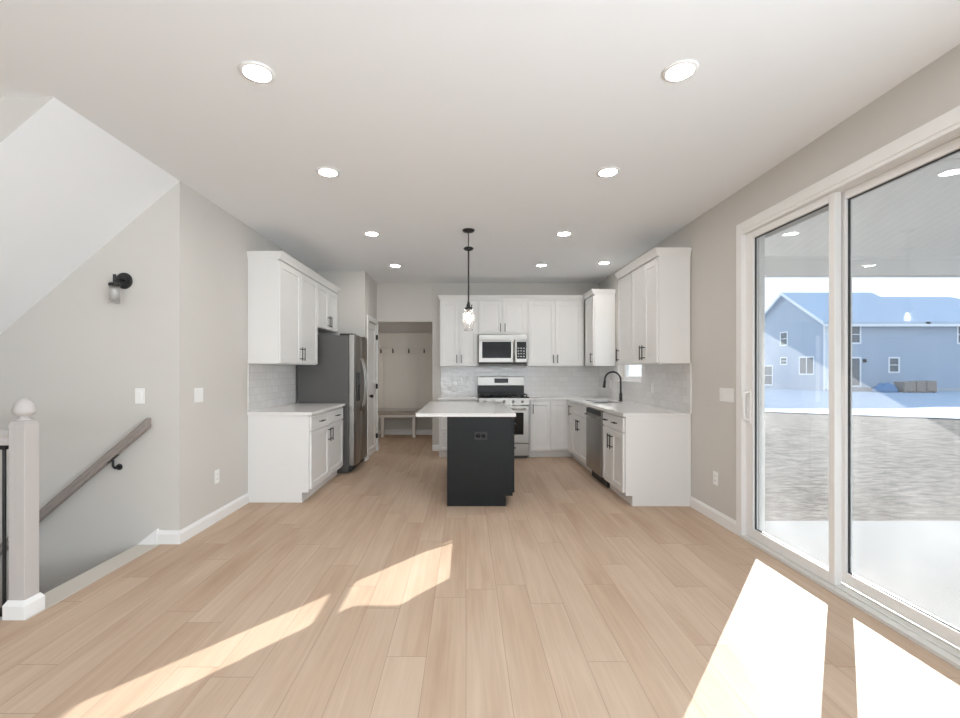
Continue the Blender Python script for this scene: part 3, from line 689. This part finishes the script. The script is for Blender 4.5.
for i in range(len(prof)): bm.faces.new((A[i], A[(i+1) % len(prof)], B[(i+1) % len(prof)], B[i]))
obj('rail', bm, RAILW, HR, .002)
for x in (-2.63, -3.9):
    z = zt(x) - .86; xx = x + 2.42
    bm = new(); cyl(bm, (xx, .0645, z-.075), (xx, .050, z-.075), .024, .020, 18); tube(bm, [(xx, .055, z-.075), (xx, .02, z-.075), (xx, 0, z-.055), (xx, 0, z-.01)], .009, 10)
    bm2 = obj('bracket', bm, BLACK, HR)
    bm = new(); prism(bm, [(xx-.035, z-.035), (xx+.035, z+.025), (xx+.035, z+.031), (xx-.035, z-.029)], 'Y', -.016, .016); obj('saddle', bm, BLACK, bm2)

# ------------------------------------------------------------------ switches and outlets
def plate(name, label, cat, loc, rz, kind, gangs=1):
    t = thing(name, label, cat, loc, rz); wd = .072 + .046*(gangs-1)
    bx('cover_plate', (-wd/2, wd/2, -.005, 0, -.058, .058), WHITEPL, t, .002)
    for g in range(gangs):
        x = (g - (gangs-1)/2)*.046
        if kind == 'switch': bx('rocker', (x-.0165, x+.0165, -.008, -.0051, -.034, .034), WHITEPL, t, .001)
        else:
            for s in (-1, 1):
                r = bx('receptacle', (x-.016, x+.016, -.0068, -.0051, s*.021-.014, s*.021+.014), WHITEPL, t, .001)
                bxs('slots', [(x-.008, x-.005, -.0072, -.0069, s*.021-.005, s*.021+.005), (x+.005, x+.008, -.0072, -.0069, s*.021-.005, s*.021+.005)], DKPLASTIC, r)
plate('light_switch', 'wide white rocker switch plate on the right wall by the patio door', 'switch', (XR, 3.80, 1.11), -PI/2, 'switch', 4)
plate('outlet', 'white wall outlet low on the right wall between cabinets and patio door', 'outlet', (XR, 3.97, .375), -PI/2, 'outlet')
plate('light_switch', 'white switch plate on the light left wall near the corner', 'switch', (XL, 3.70, 1.115), PI/2, 'switch', 2)
plate('outlet', 'white wall outlet low on the light left wall above the baseboard', 'outlet', (XL, 3.97, .39), PI/2, 'outlet')
plate('light_switch', 'white switch plate on the grey stairwell wall above the handrail', 'switch', (-2.475, 3.455, 1.12), 0, 'switch')
plate('outlet', 'white outlet in the tile backsplash right of the kitchen window', 'outlet', (XR-.0105, 5.28, 1.11), -PI/2, 'outlet')
plate('outlet', 'white outlet in the tile backsplash near the back corner behind the faucet', 'outlet', (XR-.0105, 6.80, 1.11), -PI/2, 'outlet')
plate('outlet', 'white outlet in the back tile backsplash left of the range', 'outlet', (-.10, YB-.0105, 1.13), 0, 'outlet')

# ------------------------------------------------------------------ mudroom
CRL = thing('coat_rack', 'greige wall panel with coat rail and ledge in the mudroom', 'coat rack', (-1.2, 9.38, .55))
bx('back_panel', (-1.25, .86, -.012, -.0005, 0, 1.12), BENCHW, CRL)
for i in range(4): bx('batten', (-1.25 + i*.70, -1.19 + i*.70, -.022, -.0125, 0, 1.10), BENCHW, CRL)
bx('hook_rail', (-1.25, .86, -.030, -.0125, 1.105, 1.23), BENCHW, CRL, .002)
bx('upper_panel', (-1.25, .86, -.012, -.0005, 1.235, 1.52), BENCHW, CRL)
bx('ledge', (-1.27, .87, -.07, -.0005, 1.52, 1.545), BENCHW, CRL, .003)
hook_locs = [(-1.748, 'first black coat hook from the left on the mudroom rail'), (-1.50, 'second black coat hook from the left on the mudroom rail'), (-1.174, 'third black coat hook from the left on the mudroom rail'), (-.859, 'fourth black coat hook from the left on the mudroom rail')]
def hook(x, lab):
    t = thing('coat_hook', lab, 'hook', (x, 9.3495, 1.715), 0, 'coat hooks on the mudroom rail')
    bx('hook_plate', (-.013, .013, -.006, 0, -.035, .035), BLACK, t, .002)
    bm = new(); tube(bm, [(0, -.006, .01), (0, -.05, .02), (0, -.072, .05)], .007, 8); tube(bm, [(0, -.006, -.02), (0, -.035, -.035), (0, -.05, -.015)], .006, 8); obj('prongs', bm, BLACK, t)
    return t
h0 = hook(*hook_locs[0])
for x, lab in hook_locs[1:]: dup(h0, (x, 9.3495, 1.715), lab)
BN = thing('bench', 'long built-in mudroom bench with square legs under the coat hooks', 'bench', (-1.2, 9.17, 0))
bx('seat', (-1.25, .86, -.235, .195, .445, .485), SEATW, BN, .004)
bx('apron', (-1.25, .86, -.225, -.205, .40, .4445), BENCHW, BN)
for x in (-1.03, -.45, .17, .78): bx('leg', (x-.03, x+.03, -.20, -.14, 0, .4445), BENCHW, BN, .002)

# ------------------------------------------------------------------ outside
GZ, SZ = -.45, -.35
struct(bx('patio_slab', (OUT+.03, 12, -3, 5.05, -.6, SZ), CONC, None, .01))
bm = new(); n = 40
for i in range(n+1):
    for j in range(n+1):
        bm.verts.new((-15 + 115*i/n, -10 + 130*j/n, GZ + .40*max(0, min(1, (-10 + 130*j/n - 5)/25.95))))
bm.verts.ensure_lookup_table()
for i in range(n):
    for j in range(n):
        bm.faces.new([bm.verts[k] for k in (i*(n+1)+j, (i+1)*(n+1)+j, (i+1)*(n+1)+j+1, i*(n+1)+j+1)])
# leave out the part of the ground under the house itself (basement stairwell)
bmesh.ops.delete(bm, geom=[f for f in bm.faces if f.calc_center_median().x < 2.2 and -6 < f.calc_center_median().y < 10], context='FACES')
struct(obj('lawn', bm, LAWN))
# frosted ground in front of the far house
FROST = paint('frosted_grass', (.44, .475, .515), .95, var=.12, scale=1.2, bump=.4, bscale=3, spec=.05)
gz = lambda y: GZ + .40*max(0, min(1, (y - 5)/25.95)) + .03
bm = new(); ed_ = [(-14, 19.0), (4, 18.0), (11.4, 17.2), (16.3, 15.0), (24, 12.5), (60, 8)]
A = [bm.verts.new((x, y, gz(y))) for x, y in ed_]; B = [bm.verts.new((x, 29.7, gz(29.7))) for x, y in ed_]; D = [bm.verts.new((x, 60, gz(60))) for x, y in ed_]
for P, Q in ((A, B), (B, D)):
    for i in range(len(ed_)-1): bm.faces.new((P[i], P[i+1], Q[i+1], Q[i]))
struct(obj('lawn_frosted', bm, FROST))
# porch roof: vaulted beadboard ceiling, ridge across, beam on the yard side
PY1, PR, PZB, PZR = 4.85, 3.36, 2.525, 2.876
bm = new(); prism(bm, [(PY1+.25, PZB-.05), (PY1+.25, PZB+.15), (PR, PZR+.2), (-.2, PZR+.2-.235*3.56), (-.2, PZR-.235*3.56), (PR, PZR), (PY1, PZB)], 'X', OUT+.01, 7.5)
struct(obj('ceiling_porch', bm, BEAD))
bm = new(); box(bm, OUT+.01, 7.5, PY1-.0, PY1+.14, 2.335, PZB+.03); box(bm, OUT+.01, 7.5, PY1-.02, PY1-.0, PZB-.03, PZB+.005)
struct(obj('trim_3', bm, TRIM))
struct(bx('trim_4', (OUT+.01, 7.5, PR-.02, PR+.02, PZR-.012, PZR-.002), TRIM))
struct(bxs('trim_5', [(7.3, 7.5, PY1-.03, PY1+.17, SZ, 2.335), (7.3, 7.5, -.1, .1, SZ, 2.03)], TRIM))

HY, HX0, HX1, HD = 40.0, 31.5, 60.0, 10.0; EZ = 5.6; HSC = .774; HGZ = -.05
HS = thing('house', 'blue-grey two-storey house with white trim across the yard', 'house', (24.4, 30.95, HGZ)); HS.scale = (HSC,)*3
bm = new(); box(bm, HX0-HX0, HX1-HX0, 0, HD, 0, EZ-GZ)
v = [bm.verts.new(p) for p in ((0,0,EZ-GZ),(0,HD,EZ-GZ),(0,HD/2,8.85-GZ))]; bm.faces.new(v)
obj('walls', bm, SIDING, HS)
def roof(bm, x0, x1, zr, hip=0, t=.22, ov=.35):
    e = EZ-GZ; m = HD/2; k = (zr-GZ-e)/m
    ye, ze = -ov, e - ov*k
    for sgn in (1, -1):
        Y = lambda y: y if sgn == 1 else HD - y
        P = [(x0-ov, Y(ye), ze), (x1+(ov if hip == 0 else ov), Y(ye), ze), (x1-hip, Y(m), zr-GZ), (x0-ov, Y(m), zr-GZ)]
        lo_ = [bm.verts.new(p) for p in P]; hi_ = [bm.verts.new((p[0], p[1], p[2]+t)) for p in P]
        bm.faces.new(lo_); bm.faces.new(hi_[::-1])
        for i in range(4): bm.faces.new((lo_[i], lo_[(i+1) % 4], hi_[(i+1) % 4], hi_[i]))
    if hip:
        vs_ = [bm.verts.new(p) for p in ((x1+ov, ye, ze+t), (x1+ov, HD-ye, ze+t), (x1-hip, m, zr-GZ+t))]; bm.faces.new(vs_)
bm = new(); roof(bm, 0, 8.6, 8.85); rf = obj('roof', bm, ROOFM, HS)
bm = new(); roof(bm, 8.9, 21.5, 8.42, 5.2); obj('lower_roof', bm, ROOFM, HS)
for x, y, z in ((15.2, 2.9, 7.55), (14.6, 2.4, 7.2)):
    bm = new(); cyl(bm, (x, y, z), (x, y, z+.75), .10, seg=10); obj('vent_pipe', bm, TRIM, HS)
k = (8.85-EZ)/(HD/2)
bm = new()
for sgn in (1, -1):
    Y = lambda y: y if sgn == 1 else HD - y
    prism_pts = [(-.35, -.35*k-.05), (HD/2, 8.85-EZ-.05), (HD/2, 8.85-EZ+.23), (-.35, -.35*k+.23)]
    A = [bm.verts.new((-.42, Y(p[0]), p[1]+EZ-GZ)) for p in prism_pts]; B = [bm.verts.new((-.36, Y(p[0]), p[1]+EZ-GZ)) for p in prism_pts]
    bm.faces.new(A); bm.faces.new(B[::-1])
    for i in range(4): bm.faces.new((A[i], A[(i+1) % 4], B[(i+1) % 4], B[i]))
obj('rake_board', bm, TRIM, HS)
bxs('gutter', [(-.4, HX1-HX0, -.50, -.36, EZ-GZ-.42, EZ-GZ-.2)], TRIM, HS)
bxs('corner_trim', [(-.03, .15, -.03, .12, 0, EZ-GZ-.2), (.16, .26, -.10, -.01, .1, EZ-GZ-.3)], TRIM, HS)
bxs('foundation_band', [(-.02, HX1-HX0, -.04, 0, 0, .22)], paint('foundation_grey', (.5, .5, .48), .9), HS)
S = 455.0/HY
def hwin(px0, px1, py0, py1, name='window', bars=1):     # on the long front wall
    x0, x1 = (px0-466)/S - HX0, (px1-466)/S - HX0; z1, z0 = CAMZ + (371-py0)/S - GZ, CAMZ + (371-py1)/S - GZ
    f = .13
    L = [(x0, x1, -.05, .02, z0, z0+f), (x0, x1, -.05, .02, z1-f, z1), (x0, x0+f, -.05, .02, z0+f, z1-f), (x1-f, x1, -.05, .02, z0+f, z1-f)]
    if bars: L.append((x0+f, x1-f, -.04, .02, (z0+z1)/2-.03, (z0+z1)/2+.03))
    w_ = bxs(name, L, TRIM, HS); bx('pane', (x0+f, x1-f, -.015, -.005, z0+f, z1-f), HOUSEGL, w_)
hwin(843, 860.5, 325, 344); hwin(887.6, 899, 357, 373); hwin(956, 972, 325, 344); hwin(844, 860.5, 357, 387, 'patio_door', 0)
def gwin(y0, y1, z0, z1, split=False, name='window'):     # on the gable end, world y from the front corner
    f = .12
    L = [(-.05, .02, y0, y1, z0, z0+f), (-.05, .02, y0, y1, z1-f, z1), (-.05, .02, y0, y0+f, z0+f, z1-f), (-.05, .02, y1-f, y1, z0+f, z1-f)]
    L.append((-.04, .02, y0+f, y1-f, (z0+z1)/2-.03, (z0+z1)/2+.03)) if not split else L.append((-.04, .02, (y0+y1)/2-.05, (y0+y1)/2+.05, z0+f, z1-f))
    w_ = bxs(name, L, TRIM, HS); bx('pane', (-.015, -.005, y0+f, y1-f, z0+f, z1-f), HOUSEGL, w_)
gwin(1.15, 3.05, 1.40, 3.10, True); gwin(4.55, 5.65, 4.25, 5.65); gwin(4.6, 5.6, 2.35, 3.15); gwin(6.7, 8.1, .25, 2.35, False, 'side_door')
bx('wall_vent', (7.8, 8.3, -.06, 0, .42, .62), DKPLASTIC, HS)
bm = new(); cyl(bm, (9.35, 0, .55), (9.35, -.12, .55), .16, seg=14); obj('round_vent', bm, TRIM, HS)
bm = new(); cyl(bm, (3.45, 0, 2.7), (3.45, -.15, 2.7), .12, seg=12); box(bm, 3.38, 3.52, -.2, -.02, 2.5, 2.75); obj('porch_lantern', bm, BLACK, HS)
bx('step', (1.2, 3.6, -1.4, -.05, 0, .32), CONC, HS)
PL = thing('brick_pallet', 'packs of building material stacked on a pallet beside the far house', 'pallet', (28.7, 29.1, GZ + .40*(29.1-5)/25.95)); PL.scale = (HSC,)*3
bxs('pallet_base', [(-1.3, 1.35, -.5, .5, .10, .14)] + [(x-.06, x+.06, -.5, .5, 0, .10) for x in (-1.2, -.4, .4, 1.25)], CARDB, PL)
for a, b, hh in ((-1.3, -.35, .78), (-.3, .5, .82), (.55, 1.35, .85)): bx('brick_pack', (a, b, -.48, .48, .1405, .14+hh), CARDB, PL, .03)
tp = thing('tarp_heap', 'low blue tarp heap left of the pallet by the far house', 'tarp', (26.9, 29.2, GZ + .40*(29.2-5)/25.95)); tp.scale = (HSC,)*3
bm = new(); bmesh.ops.create_uvsphere(bm, u_segments=20, v_segments=12, radius=1.0)
for v_ in bm.verts:
    v_.co.z = max(0, v_.co.z)*.75*(1 + .25*math.sin(v_.co.x*9)*math.cos(v_.co.y*7)); v_.co.x *= 1.0; v_.co.y *= .6
obj('tarp_sheet', bm, TARP, tp, smooth=True)
